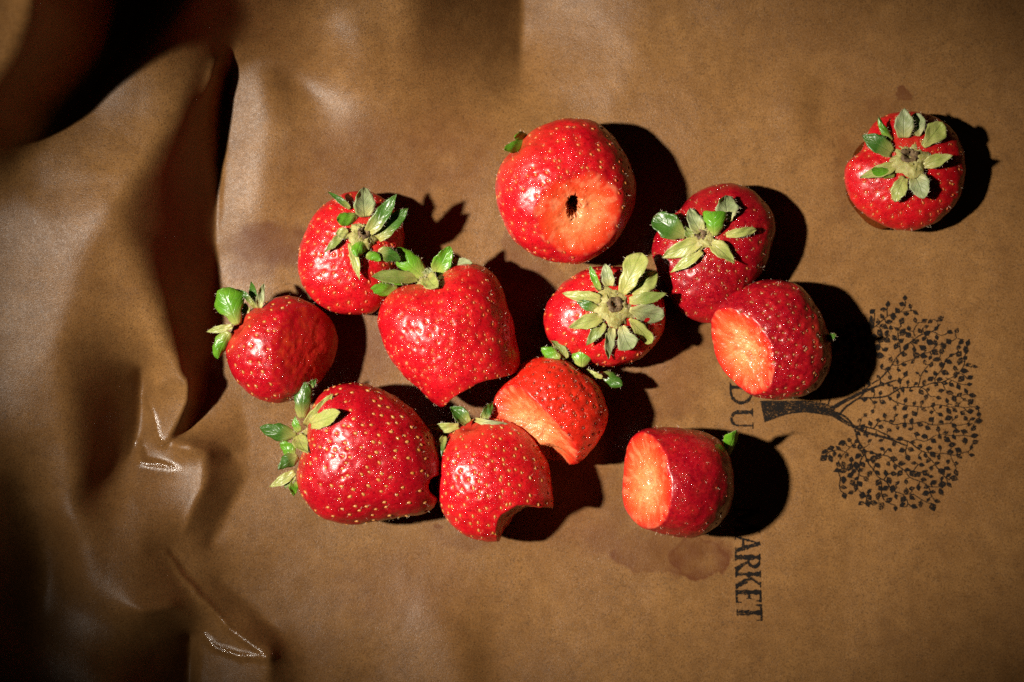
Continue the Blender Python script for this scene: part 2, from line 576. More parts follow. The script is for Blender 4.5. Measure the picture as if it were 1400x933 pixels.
STAINS = [  # x, y, rx, ry, strength, softness
    (375, 335, 62, 34, 0.55, 0.5), (350, 360, 40, 26, 0.35, 0.6), (520, 235, 120, 70, 0.30, 0.9), (600, 215, 90, 60, 0.28, 0.9),
    (715, 365, 34, 26, 0.45, 0.35), (748, 382, 22, 18, 0.4, 0.3), (705, 335, 22, 24, 0.4, 0.35),
    (915, 755, 82, 36, 0.42, 0.22), (955, 765, 38, 30, 0.55, 0.10), (835, 720, 60, 40, 0.35, 0.45), (790, 690, 90, 50, 0.35, 0.6),
    (600, 719, 10, 5, 0.9, 0.2), (1238, 130, 12, 9, 0.6, 0.2), (1212, 148, 34, 16, 0.25, 0.6), (1160, 245, 22, 60, 0.25, 0.6),
    (940, 470, 46, 40, 0.4, 0.6), (720, 660, 120, 70, 0.35, 0.7), (480, 470, 90, 60, 0.5, 0.7), (620, 600, 90, 60, 0.45, 0.7),
    (545, 800, 90, 50, 0.18, 0.9), (890, 520, 80, 60, 0.35, 0.7), (640, 730, 60, 22, 0.25, 0.6), (330, 180, 18, 60, 0.1, 0.9),
]


def build_paper():
    nx, ny = len(xs_), len(ys_)

    def pick(v, lo, hi):
        keep = [i for i, x in enumerate(v) if (lo <= x <= hi) or i % 6 == 0 or i == len(v) - 1]
        return np.array(keep)
    ix = pick(xs_, -30, 1430)
    iy = pick(ys_, -30, 963)
    GX, GY = np.meshgrid(xs_[ix], ys_[iy])
    Hh = H_[np.ix_(iy, ix)]
    V = np.stack([(GX - 700) * S, -(GY - 466.5) * S, Hh * S], -1).reshape(-1, 3)
    n, m = len(iy), len(ix)
    a = (np.arange(n - 1)[:, None] * m + np.arange(m - 1)[None]).ravel()
    F = np.stack([a, a + m, a + m + 1, a + 1], 1)
    o = mesh_obj('paper_bag', V, F, M_PAPER)
    st = np.zeros_like(GX, dtype=float)
    QX, QY = GX * 0.82 + GY * 0.57, GY * 0.82 - GX * 0.57
    wx = GX + 15 * noise2(QX, QY, 34, 21, 5) + 5 * noise2(GX, GY, 11, 25, 2)
    wy = GY + 15 * noise2(QX, QY, 34, 22, 5) + 5 * noise2(GX, GY, 11, 26, 2)
    mott = 0.75 + 0.5 * noise2(GX, GY, 22, 23, 3)
    for (x, y, rx, ry, s, soft) in STAINS:
        s = min(0.95, s * 1.55)
        d = np.sqrt(((wx - x) / rx) ** 2 + ((wy - y) / ry) ** 2)
        v = np.clip((1 + soft * 0.5 - d) / soft, 0, 1)
        rim = 1 + 0.45 * np.exp(-((d - 0.93) / 0.06) ** 2) * (soft < 0.4)
        st = np.maximum(st, s * v * v * (3 - 2 * v) * mott * rim)
    attr(o, 'stain', st.ravel())
    attr(o, 'crease', PO_[np.ix_(iy, ix)].ravel())
    o['label'] = 'crumpled brown kraft paper bag with black tree print, lying under all the strawberries'
    o['category'] = 'paper bag'
    return o


paper = build_paper()

# table under the sheet
bm = bmesh.new()
bmesh.ops.create_cube(bm, size=1)
bmesh.ops.scale(bm, verts=bm.verts, vec=(0.9, 0.7, 0.03))
bmesh.ops.bevel(bm, geom=bm.edges[:], offset=0.004, segments=2, affect='EDGES')
me = bpy.data.meshes.new('table_top')
bm.to_mesh(me)
bm.free()
me.materials.append(M_TABLE)
tb = bpy.data.objects.new('table_top', me)
tb.location = (0, 0, -0.015 - 0.024)
tb['kind'] = 'structure'
tb['label'] = 'dark table top underneath the brown paper'
C.objects.link(tb)


# ---------------------------------------------------------------- print on the paper
class Ink:
    def __init__(self):
        self.v, self.f, self.k = [], [], 0

    def poly(self, pts):
        b = len(self.v)
        lift = 0.00016 + 0.000004 * (self.k % 12)
        self.k += 1
        for (x, y) in pts:
            z = float(paper_z(x, y)) + lift
            self.v.append(((x - 700) * S, -(y - 466.5) * S, z))
        self.f.append(list(range(b, b + len(pts))))

    def strip(self, pts, ws):
        L, Rr = [], []
        pts = np.asarray(pts, float)
        for i in range(len(pts)):
            t = pts[min(i + 1, len(pts) - 1)] - pts[max(i - 1, 0)]
            t = t / (np.hypot(*t) + 1e-9)
            n = np.array([-t[1], t[0]])
            L.append(pts[i] + n * ws[i] / 2)
            Rr.append(pts[i] - n * ws[i] / 2)
        b = len(self.v)
        lift = 0.00016 + 0.000004 * (self.k % 12)
        self.k += 1
        for l, r in zip(L, Rr):
            for (x, y) in (l, r):
                self.v.append(((x - 700) * S, -(y - 466.5) * S, float(paper_z(x, y)) + lift))
        for i in range(len(pts) - 1):
            self.f.append([b + 2 * i, b + 2 * i + 1, b + 2 * i + 3, b + 2 * i + 2])

    def obj(self, name, parent):
        return mesh_obj(name, self.v, self.f, M_INK, parent, smooth=False)


def arc(cx, cy, rx, ry, a0, a1, n=14):
    t = np.radians(np.linspace(a0, a1, n))
    return np.stack([cx + rx * np.cos(t), cy + ry * np.sin(t)], 1)


def glyph(ch):
    """strokes as (points, widths), letter box 0..w by 0..1, y up; serif style"""
    T, t = 0.17, 0.085
    sv = 0.055

    def serif(x, y, w_=0.34):
        return (([x - w_ / 2, y], [x + w_ / 2, y]), (sv, sv))
    g = []
    if ch == 'A':
        wd = 0.86
        g = [(([0.10, 0.03], [0.42, 0.98]), (t, t)), (([0.40, 1.0], [0.76, 0.03]), (T, T)), (([0.21, 0.34], [0.62, 0.34]), (t, t)),
             serif(0.11, 0.03, 0.28), serif(0.76, 0.03, 0.30)]
    elif ch == 'R':
        wd = 0.82
        bowl = arc(0.36, 0.755, 0.25, 0.225, 90, -90, 12)
        g = [(([0.17, 0.0], [0.17, 1.0]), (T, T)), (np.vstack([[[0.15, 0.965]], bowl * [1, 0.94] + [0, 0.03], [[0.15, 0.53]]]), [t] + list(t + (T - t) * np.sin(np.linspace(0, math.pi, 12))) + [t]),
             (([0.36, 0.54], [0.55, 0.25], [0.76, 0.03]), (t, T, T)), serif(0.17, 0.03), serif(0.72, 0.03, 0.22), serif(0.13, 0.97, 0.26)]
    elif ch == 'K':
        wd = 0.88
        g = [(([0.17, 0.0], [0.17, 1.0]), (T, T)), (([0.22, 0.44], [0.68, 0.97]), (t, t)), (([0.36, 0.60], [0.58, 0.28], [0.78, 0.03]), (T * .8, T, T)),
             serif(0.17, 0.03), serif(0.17, 0.97), serif(0.68, 0.97, 0.28), serif(0.76, 0.03, 0.28)]
    elif ch == 'E':
        wd = 0.74
        g = [(([0.17, 0.0], [0.17, 1.0]), (T, T)), (([0.05, 0.965], [0.62, 0.965]), (t, t)), (([0.15, 0.52], [0.48, 0.52]), (t, t)), (([0.05, 0.035], [0.66, 0.035]), (t, t)),
             (([0.62, 1.0], [0.60, 0.80]), (t, 0.04)), (([0.66, 0.0], [0.68, 0.22]), (t, 0.04)), (([0.48, 0.62], [0.48, 0.42]), (0.06, 0.06))]
    elif ch == 'T':
        wd = 0.80
        g = [(([0.40, 0.0], [0.40, 1.0]), (T, T)), (([0.03, 0.965], [0.77, 0.965]), (t, t)), (([0.05, 1.0], [0.04, 0.76]), (t, 0.04)), (([0.75, 1.0], [0.76, 0.76]), (t, 0.04)),
             serif(0.40, 0.03)]
    elif ch == 'D':
        wd = 0.92
        bowl = arc(0.36, 0.5, 0.44, 0.46, 90, -90, 16)
        g = [(([0.17, 0.0], [0.17, 1.0]), (T, T)), (np.vstack([[[0.05, 0.96]], bowl, [[0.05, 0.04]]]), [t] + list(t + (T - t) * np.sin(np.linspace(0, math.pi, 16))) + [t]), serif(0.12, 0.03, 0.24), serif(0.12, 0.97, 0.24)]
    elif ch == 'U':
        wd = 0.92
        low = arc(0.46, 0.33, 0.28, 0.29, 180, 360, 14)
        g = [(np.vstack([[[0.18, 0.98]], low, [[0.74, 0.98]]]), [T] + list(np.linspace(T, t, 14)) + [t]), serif(0.18, 0.97), serif(0.74, 0.97, 0.28)]
    elif ch == 'M':
        wd = 1.08
        g = [(([0.14, 0.0], [0.18, 1.0]), (t, t)), (([0.17, 1.0], [0.54, 0.08]), (T, T)), (([0.54, 0.08], [0.88, 1.0]), (t, t)), (([0.88, 1.0], [0.92, 0.0]), (T, T)),
             serif(0.14, 0.03, 0.26), serif(0.92, 0.03, 0.30), serif(0.12, 0.97, 0.2), serif(0.95, 0.97, 0.2)]
    return g, wd


def letter(ch, x, y, cap, advance):
    """letters run down the sheet: letter-up points to +x"""
    g, wd = glyph(ch)
    ink = Ink()
    k = advance / wd
    tilt = 0.03
    for pts, ws in g:
        q = []
        pts = np.asarray(pts, float)
        # extra points so that the edge can waver like soft printing
        n = max(2, int(np.hypot(*(pts[1:] - pts[:-1]).T).sum() / 0.07))
        seg = np.r_[0, np.cumsum(np.hypot(*(pts[1:] - pts[:-1]).T))]
        tt = np.linspace(0, seg[-1], max(n, len(pts)))
        px = np.interp(tt, seg, pts[:, 0])
        py = np.interp(tt, seg, pts[:, 1])
        wv = np.interp(tt, seg, ws)
        jit = 1 + 0.22 * rng.standard_normal(len(tt))
        wv = wv * np.clip(jit, 0.6, 1.4)
        for a, b in zip(px, py):
            X = x + b * cap
            Y = y + a * k
            q.append((X + tilt * (Y - y), Y))
        ink.strip(q, wv * cap)
    return ink.obj('printed_letter', paper)


for ch, x, y, cap, adv in [('D', 997, 524, 31, 31), ('U', 998, 558, 31, 30), ('M', 1003, 692, 35, 38),
                           ('A', 1003.5, 731, 35, 25), ('R', 1004, 757, 35, 24), ('K', 1004.5, 780, 35, 25), ('E', 1005, 805, 35, 20), ('T', 1006, 826, 35, 23)]:
    o = letter(ch, x, y, cap, adv)


def build_tree_print():
    # branches grow towards leaf points (space colonisation) inside a round crown
    cx, cy, rad = 1225, 557, 112
    r2 = np.random.default_rng(21)
    leaves = []
    tries = 0
    while len(leaves) < 360 and tries < 30000:
        tries += 1
        a = r2.uniform(0, 2 * math.pi)
        r = rad * math.sqrt(r2.uniform(0.0, 1.0)) * (1 + 0.04 * math.sin(7 * a) + 0.035 * math.sin(17 * a + 1) + 0.03 * math.sin(29 * a))
        p = np.array([cx + r * math.cos(a), cy + r * 1.26 * math.sin(a)])
        if p[0] < 1112 + 0.0 * p[1]:
            continue
        if p[0] < 1175 and abs(p[1] - 560) < 30 + (1175 - p[0]) * 0.55:
            continue
        dmin = 8.0 if r > rad * 0.55 else 9.6
        if all(np.hypot(*(p - q)) > dmin for q in leaves):
            leaves.append(p)
    leaves = np.array(leaves)
    nodes = [np.array([1100.0, 555.0]), np.array([1116.0, 557.0]), np.array([1132.0, 561.0]), np.array([1148.0, 566.0])]
    par = [-1, 0, 1, 2]
    alive = np.ones(len(leaves), bool)
    step = 5.0
    for it in range(160):
        N = np.array(nodes)
        if not alive.any():
            break
        d = np.hypot(leaves[:, None, 0] - N[None, :, 0], leaves[:, None, 1] - N[None, :, 1])
        near = d.argmin(1)
        grow = {}
        for i in np.where(alive)[0]:
            if d[i, near[i]] < 7:
                alive[i] = False
                continue
            if d[i, near[i]] < 90:
                v = leaves[i] - N[near[i]]
                grow.setdefault(near[i], []).append(v / np.hypot(*v))
        if not grow:
            break
        for j, vs in grow.items():
            v = np.sum(vs, 0)
            v = v / (np.hypot(*v) + 1e-6)
            if par[j] >= 0:
                o_ = N[j] - N[par[j]]
                v = v + 0.5 * o_ / (np.hypot(*o_) + 1e-6)
            v = v + 0.42 * r2.standard_normal(2)
            q = N[j] + step * v / np.hypot(*v)
            if min(np.hypot(*(q - n_)) for n_ in nodes) > 2.0:
                nodes.append(q)
                par.append(int(j))
    n = len(nodes)
    wt = np.zeros(n)
    kids = [[] for _ in range(n)]
    for i in range(n):
        if par[i] >= 0:
            kids[par[i]].append(i)
    for i in range(n - 1, -1, -1):
        wt[i] = max(1.0, wt[i])
        if par[i] >= 0:
            wt[par[i]] += wt[i]
    wid = np.clip(0.80 * wt ** 0.32, 1.1, 9)
    ink = Ink()
    # flared trunk
    ink.strip([(1042, 563), (1052, 561), (1064, 559), (1080, 557), (1100, 556), (1120, 558), (1140, 563)], [30, 27, 22, 18, 16, 17, 14])
    ink.strip([(1135, 560), (1156, 548), (1176, 538), (1200, 528), (1225, 520)], [6, 5, 4, 3, 2])
    ink.strip([(1138, 566), (1160, 580), (1185, 592), (1215, 600), (1240, 610)], [7, 5, 4, 3, 2])

    def walk(i):
        chain = [par[i], i] if par[i] >= 0 else [i]
        while kids[chain[-1]]:
            ks = sorted(kids[chain[-1]], key=lambda q: -wt[q])
            for q in ks[1:]:
                walk_list.append(q)
            chain.append(ks[0])
        pts = np.array([nodes[c] for c in chain])
        if len(pts) > 2:
            sm = pts.copy()
            sm[1:-1] = 0.25 * pts[:-2] + 0.5 * pts[1:-1] + 0.25 * pts[2:]
            pts = sm
        ws = [wid[c] for c in chain]
        if par[i] >= 0:
            ws[0] = ws[1]
        if len(pts) > 1:
            ink.strip(pts, ws)
    walk_list = [0]
    while walk_list:
        walk(walk_list.pop())
    ink.obj('tree_print', paper)
    lf = Ink()
    N = np.array(nodes)
    for p in leaves:
        j = np.hypot(*(N - p).T).argmin()
        v = p - N[j]
        base_dir = v / (np.hypot(*v) + 1e-6)
        out = (p - np.array([1170, 557]))
        out = out / np.hypot(*out)
        d = base_dir * 0.6 + out * 0.5 + 0.5 * r2.standard_normal(2)
        d /= np.hypot(*d)
        nrm = np.array([-d[1], d[0]])
        L = r2.uniform(7.5, 12.5) * (1.0 if np.hypot(*(p - [cx, cy])) > 70 else 0.8)
        Wd = L * r2.uniform(0.30, 0.42)
        prof = [(0, 0), (0.18, 0.62), (0.42, 1.0), (0.7, 0.66), (1.0, 0.0)]
        up = [p + d * (L * (s - 0.4)) + nrm * Wd * q for s, q in prof]
        dn = [p + d * (L * (s - 0.4)) - nrm * Wd * q for s, q in prof[1:-1]][::-1]
        lf.poly(up + dn)
        lf.strip([p - d * L * 0.4, (p - d * L * 0.4 + N[j]) / 2, N[j]], [1.2, 1.1, 1.1])
    o = lf.obj('printed_leaves', paper)


build_tree_print()

# ---------------------------------------------------------------- strawberries
bm = bmesh.new()
bmesh.ops.create_icosphere(bm, subdivisions=7, radius=1)
bm.verts.ensure_lookup_table()
DIRS = np.array([v.co[:] for v in bm.verts])
DIRS /= np.linalg.norm(DIRS, axis=1)[:, None]
TRIS = np.array([[v.index for v in f.verts] for f in bm.faces])
bm.free()
bm = bmesh.new()
bmesh.ops.create_icosphere(bm, subdivisions=2, radius=1)
SV = np.array([v.co[:] for v in bm.verts])
SF = np.array([[v.index for v in f.verts] for f in bm.faces])
bm.free()
# a seed is drawn out to a point at one end
SEEDV = SV.copy()
SEEDV[:, :2] *= (1.0 - 0.35 * SEEDV[:, 2:3])


def crop(x0, y0, sc):
    return lambda pts: [(x0 + p[0] / sc, y0 + p[1] / sc, *p[2:]) for p in pts]


K1 = (270, 230, 4.667)
K2 = (270, 370, 4.667)
K3 = (480, 320, 3.733)
K4 = (340, 500, 3.887)
K5 = (570, 460, 3.11)
K6 = (660, 150, 4.057)
K7 = (720, 330, 4.909)
K8 = (870, 230, 4.24)
K9 = (960, 360, 4.442)
K10 = (820, 560, 4.664)
K11 = (1120, 120, 4.239)

# bite: (x, y, dz over the centre, azimuth of the opening (deg, y up), elevation, radius)
# sepal: (base x, base y, tip x, tip y, width, tone, lift, cup, roundness[, bend])
BERRIES = [
    dict(name='A', k=K1, c=(485, 347), rz=0.66, skin='bright', seed='orange', spc=17, ss=1.0, hub=(1060, 420), crown=95,
         sil=[(1000, 145), (880, 190), (760, 280), (690, 400), (645, 560), (655, 720), (730, 840), (850, 905), (1000, 940), (1110, 925), (1200, 840), (1255, 730), (1295, 600), (1315, 460), (1275, 300), (1180, 190), (1090, 150)],
         bites=[],
         sep=[(975, 260, 830, 150, 45, 'd', 2.0, .6, 0), (1070, 310, 1060, 122, 145, 'g', 5.0, .35, 1), (1090, 410, 1272, 165, 110, 'd', 4.0, .5, 0), (1150, 450, 1345, 255, 120, 'd', 1.5, .5, 0),
              (1020, 300, 888, 330, 110, 'b', 3.0, -.8, 1), (930, 410, 808, 540, 62, 'o', 1.0, .6, 0), (975, 480, 1035, 715, 62, 'p', 0.6, .5, 0), (1050, 440, 1010, 565, 125, 'b', 4.0, -.9, 1),
              (1060, 550, 1170, 590, 75, 'b', 2.0, -.7, 1), (1150, 540, 1300, 590, 95, 'd', 0.6, .4, 0), (960, 420, 880, 420, 80, 'p', 1.0, .3, 0)],
         label='strawberry with a tangled shaggy green calyx on top, just behind the heart-shaped one'),
    dict(name='B', k=K2, c=(385, 478), rz=0.86, skin='ripe', seed='gold', spc=19, ss=1.0, hub=(250, 350),
         sil=[(180, 540), (200, 430), (260, 310), (400, 225), (570, 158), (700, 195), (830, 290), (905, 420), (890, 540), (820, 660), (720, 760), (600, 830), (480, 852), (390, 822), (280, 742), (210, 640)],
         fm=.05, wob=.0003, fib=.3, soft=.006, bites=[(425, 481, 27, -6, 44, 900)], ext=1.06,
         sep=[(255, 345, 160, 112, 205, 'b', 3.0, -.55, 2), (350, 225, 235, 118, 40, 'd', 1.0, .6, 0, 20), (370, 240, 343, 70, 70, 'd', 1.0, .6, 0), (395, 240, 425, 82, 60, 'g', 1.0, .6, 0, -8), (335, 260, 270, 235, 75, 'd', 0.0, .4, 1),
              (225, 355, 55, 392, 50, 'p', 0.0, .4, 0), (205, 395, 125, 565, 125, 'b', 0.0, -.7, 1)],
         label='small crimson strawberry with its right end bitten off and round bright green sepals at left'),
    dict(name='C', k=K3, c=(615, 455), rz=0.80, skin='bright', seed='orange', spc=14.5, ss=0.72, hub=(370, 225), crown=52,
         sil=[(127, 420), (150, 350), (220, 290), (350, 245), (430, 225), (520, 170), (620, 148), (700, 180), (760, 260), (800, 380), (840, 540), (860, 650), (830, 760), (740, 840), (600, 900), (500, 905), (437, 882), (350, 790), (240, 690), (160, 560)],
         fm=.4, bites=[(643, 517, 0, -66, -12, 84, 'v'), (690, 509, 0, -78, -8, 60, 'v')],
         sep=[(375, 225, 215, 75, 125, 'b', 3.0, -.45, 1), (345, 225, 105, 218, 80, 'o', 6.0, .3, 1), (300, 245, 185, 243, 48, 'b', 4.0, .3, 1), (240, 275, 90, 278, 72, 'b', 5.0, -.4, 1), (430, 205, 505, 62, 100, 'b', 5.0, .5, 1), (490, 155, 620, 152, 60, 'g', 2.0, .5, 1), (390, 215, 445, 275, 100, 'p', 2.0, .6, 1), (400, 215, 400, 170, 60, 'g', 1.0, .4, 0)],
         label='largest heart-shaped strawberry in the middle, bitten along its lower right edge, fine pale seeds'),
    dict(name='D', k=K4, c=(500, 618), rz=0.76, skin='ripe', seed='gold', spc=18, ss=1.12, hub=(285, 380), crown=52,
         sil=[(255, 600), (275, 480), (300, 380), (330, 250), (400, 130), (540, 86), (690, 118), (830, 208), (940, 310), (1010, 430), (1030, 560), (1020, 680), (970, 770), (800, 805), (640, 828), (520, 836), (400, 812), (300, 730)],
         fm=.4, bites=[(586, 664, 0, 2, 4, 15, 'v')],
         sep=[(285, 280, 305, 85, 105, 'd', 2.0, -.5, 1), (320, 120, 360, 70, 40, 'd', 2.0, .5, 0), (305, 320, 447, 148, 70, 'p', 3.0, .35, 0), (330, 310, 488, 248, 95, 'p', 3.0, .4, 1), (255, 370, 58, 328, 100, 'd', 1.0, -.4, 1), (260, 370, 312, 465, 85, 'p', 2.0, .4, 0), (235, 490, 165, 410, 85, 'b', 0.0, -.4, 1),
              (262, 480, 155, 555, 85, 'd', 1.0, -.5, 0), (245, 565, 108, 645, 58, 'p', -1.0, .4, 0), (250, 585, 192, 655, 45, 'o', -1.0, .4, 0), (245, 610, 240, 695, 55, 'b', -1.5, .4, 0), (270, 350, 250, 270, 45, 'b', 0.5, .3, 0)],
         label='big glossy strawberry dotted with golden seeds, lying on its side with ragged green sepals'),
    dict(name='E', k=K5, c=(670, 655), rz=0.74, skin='bright', seed='gold', spc=16.5, ss=1.0, hub=(220, 370),
         sil=[(73, 580), (88, 480), (140, 408), (240, 350), (380, 356), (470, 406), (530, 488), (562, 580), (575, 650), (580, 730), (520, 820), (430, 852), (345, 868), (265, 870), (200, 842), (120, 762), (82, 680)],
         fm=.35, bites=[(700, 704, 0, -52, 12, 44, 'v'), (732, 690, 0, -84, -2, 40, 'v')],
         sep=[(215, 370, 140, 300, 75, 'd', 2.0, .7, 0), (180, 380, 42, 380, 45, 'p', 1.0, .4, 0), (120, 425, 85, 555, 40, 'd', 0.5, .5, 0, 8), (250, 355, 388, 370, 32, 'g', 1.2, .5, 0), (280, 355, 322, 282, 45, 'd', 1.0, .5, 0)],
         label='strawberry with a large scooped bite out of its lower right corner, nearest the bottom edge'),
    dict(name='F', k=K5, c=(752, 562), rz=0.80, skin='orange', seed='dark', spc=15, ss=0.9, hub=(690, 130),
         sil=[(318, 290), (365, 200), (440, 125), (530, 84), (640, 98), (720, 158), (790, 238), (812, 300), (797, 400), (740, 482), (668, 552), (600, 556), (500, 560), (400, 530), (340, 440), (312, 360)],
         fm=1.0, soft=.0010, pd=1.5, lift=5, bites=[(738, 578, 26, 224, 46, 55, 'h'), (770, 620, -5, 236, 25, 60)],
         sep=[(610, 95, 528, 48, 62, 'b', 1.0, -.5, 1), (635, 95, 570, 18, 52, 'o', 2.0, .5, 0), (700, 130, 700, 18, 92, 'b', 3.5, -.45, 0), (790, 175, 722, 138, 24, 'p', 1.0, .3, 0), (770, 160, 874, 208, 72, 'd', 0.5, -.5, 1, 0, 1)],
         label='orange-red strawberry with dark sunken seeds and a pale saddle-shaped bite facing lower left'),
    dict(name='G', k=K6, c=(773, 262), rz=0.74, skin='bright', seed='orange', spc=18, ss=0.95, hub=(180, 200),
         sil=[(68, 430), (90, 320), (150, 228), (260, 130), (400, 68), (500, 48), (600, 63), (680, 118), (755, 200), (812, 290), (850, 420), (832, 560), (772, 680), (682, 780), (560, 852), (420, 847), (280, 800), (170, 720), (100, 600)],
         fm=.85, wob=.0004, fib=.6, soft=.0016, bites=[(784, 284, 52, -62, 67, 420)], hole=(787, 286, 12, 16),
         sep=[(270, 180, 120, 228, 80, 'b', 1.0, -.5, 1, 8, 1), (255, 150, 175, 152, 60, 'b', 0.5, -.4, 1, 0, 1)],
         label='large round strawberry with a flat orange bite showing a dark hollow core'),
    dict(name='H', k=K7, c=(828, 432), rz=0.70, skin='bright', seed='orange', spc=21, ss=1.1, hub=(590, 430),
         sil=[(113, 520), (130, 425), (190, 336), (300, 236), (420, 178), (560, 168), (700, 190), (830, 270), (915, 380), (935, 500), (912, 620), (810, 745), (650, 825), (500, 835), (340, 790), (210, 730), (135, 630)],
         bites=[],
         sep=[(490, 330, 423, 158, 55, 'b', 2.0, .6, 0), (555, 300, 525, 150, 100, 'g', 3.0, .6, 0), (640, 350, 770, 78, 165, 'p', 4.0, .25, 2), (700, 340, 880, 210, 130, 'p', 2.5, .25, 1), (690, 400, 945, 350, 85, 'o', 2.0, .4, 0), (690, 460, 925, 500, 150, 'g', 2.5, .3, 2),
              (690, 520, 842, 685, 95, 'p', 2.0, .3, 2), (640, 570, 705, 725, 135, 'g', 2.0, .35, 2), (575, 580, 548, 795, 82, 'g', 1.0, .5, 0), (525, 550, 400, 700, 85, 'o', 1.6, .5, 0), (510, 515, 280, 580, 100, 'p', 2.2, .4, 0), (500, 390, 240, 350, 88, 'p', 2.4, .4, 0), (480, 460, 330, 395, 70, 'd', 1.0, .4, 0)],
         crown=135, label='strawberry facing up with a full pale star of sepals around a brown centre'),
    dict(name='I', k=K8, c=(972, 345), rz=0.60, skin='deep', seed='tan', spc=19, ss=0.8, hub=(375, 390),
         sil=[(258, 240), (330, 158), (430, 103), (560, 86), (680, 138), (770, 228), (802, 340), (790, 460), (740, 580), (660, 680), (590, 780), (520, 870), (420, 902), (300, 872), (225, 800), (170, 690), (120, 580), (88, 490), (110, 390), (180, 310)],
         bites=[],
         sep=[(290, 395, 100, 280, 150, 'd', 2.0, .4, 2), (375, 370, 310, 232, 100, 'g', 2.5, .4, 0), (450, 395, 440, 252, 165, 'b', 5.0, -.7, 2), (540, 310, 520, 158, 145, 'g', 3.0, .3, 2), (520, 388, 698, 355, 58, 'p', 1.5, .4, 1), (430, 430, 570, 555, 95, 'p', 1.5, .4, 0), (370, 430, 145, 520, 100, 'p', 1.6, .4, 0),
              (380, 480, 198, 605, 70, 'p', 1.2, .5, 0), (330, 410, 285, 335, 55, 'o', 1.5, .4, 0)],
         crown=80, label='dark wine-red dimpled strawberry with loose grey-green sepals, behind the bitten one by the tree print'),
    dict(name='J', k=K9, c=(1060, 465), rz=0.74, skin='deep', seed='tan', spc=17, ss=0.85, hub=(770, 450), lift=4,
         sil=[(92, 250), (200, 165), (330, 107), (450, 92), (590, 128), (680, 248), (752, 390), (782, 500), (772, 640), (702, 750), (580, 812), (450, 832), (330, 812), (220, 750), (120, 660), (60, 540), (50, 400)],
         fm=1.1, fib=2.4, soft=.0032, pd=1.4, bites=[(1024, 484, 19, 200, 36, 150)],
         sep=[(735, 470, 812, 432, 50, 'd', 0.0, .4, 1, 0, 1)],
         label='strawberry with a wide pale bite, its shadow falling on the tree print'),
    dict(name='K', k=K10, c=(925, 660), rz=0.96, skin='deep', seed='dark', spc=24, ss=0.6, hub=(840, 300),
         sil=[(260, 135), (400, 122), (550, 128), (700, 158), (800, 230), (842, 330), (855, 450), (832, 600), (772, 712), (660, 792), (560, 817), (450, 803), (330, 768), (220, 740), (130, 660), (90, 560), (100, 440), (140, 300), (190, 190)],
         fm=1.0, soft=.0030, fib=1.5, pd=.35, bites=[(884, 650, 14, 184, 28, 300), (866, 700, -4, 205, 20, 90)],
         sep=[(815, 290, 866, 135, 118, 'b', 4.0, -.75, 1, 0, 1)],
         label='smooth strawberry with its left side bitten flat, standing alone below the others beside the lettering'),
    dict(name='L', k=K11, c=(1237, 234), rz=0.52, skin='bright', seed='orange', spc=17, ss=0.85, hub=(520, 400),
         sil=[(145, 500), (160, 430), (240, 375), (268, 320), (285, 250), (345, 185), (450, 143), (600, 148), (720, 198), (802, 280), (842, 400), (842, 520), (802, 650), (712, 752), (600, 812), (480, 822), (350, 792), (260, 732), (180, 640)],
         bites=[],
         sep=[(420, 310, 343, 168, 58, 'b', 2.0, -.6, 0), (490, 290, 495, 118, 115, 'g', 3.0, .4, 0), (560, 280, 560, 145, 100, 'g', 3.5, .6, 1), (600, 340, 715, 200, 115, 'p', 4.0, .3, 2), (600, 450, 775, 393, 78, 'p', 4.0, .4, 0), (550, 500, 605, 645, 120, 'g', 2.0, .4, 1), (495, 520, 438, 665, 90, 'p', 2.0, .4, 1),
              (450, 450, 232, 522, 78, 'p', 1.6, .4, 0), (440, 510, 302, 475, 72, 'b', 3.0, -.6, 1), (420, 380, 248, 275, 110, 'd', 2.0, .3, 0)],
         crown=120, label='lone strawberry stub at upper right, apart from the pile, sepals spread upwards'),
]

LOWZ = 0.9


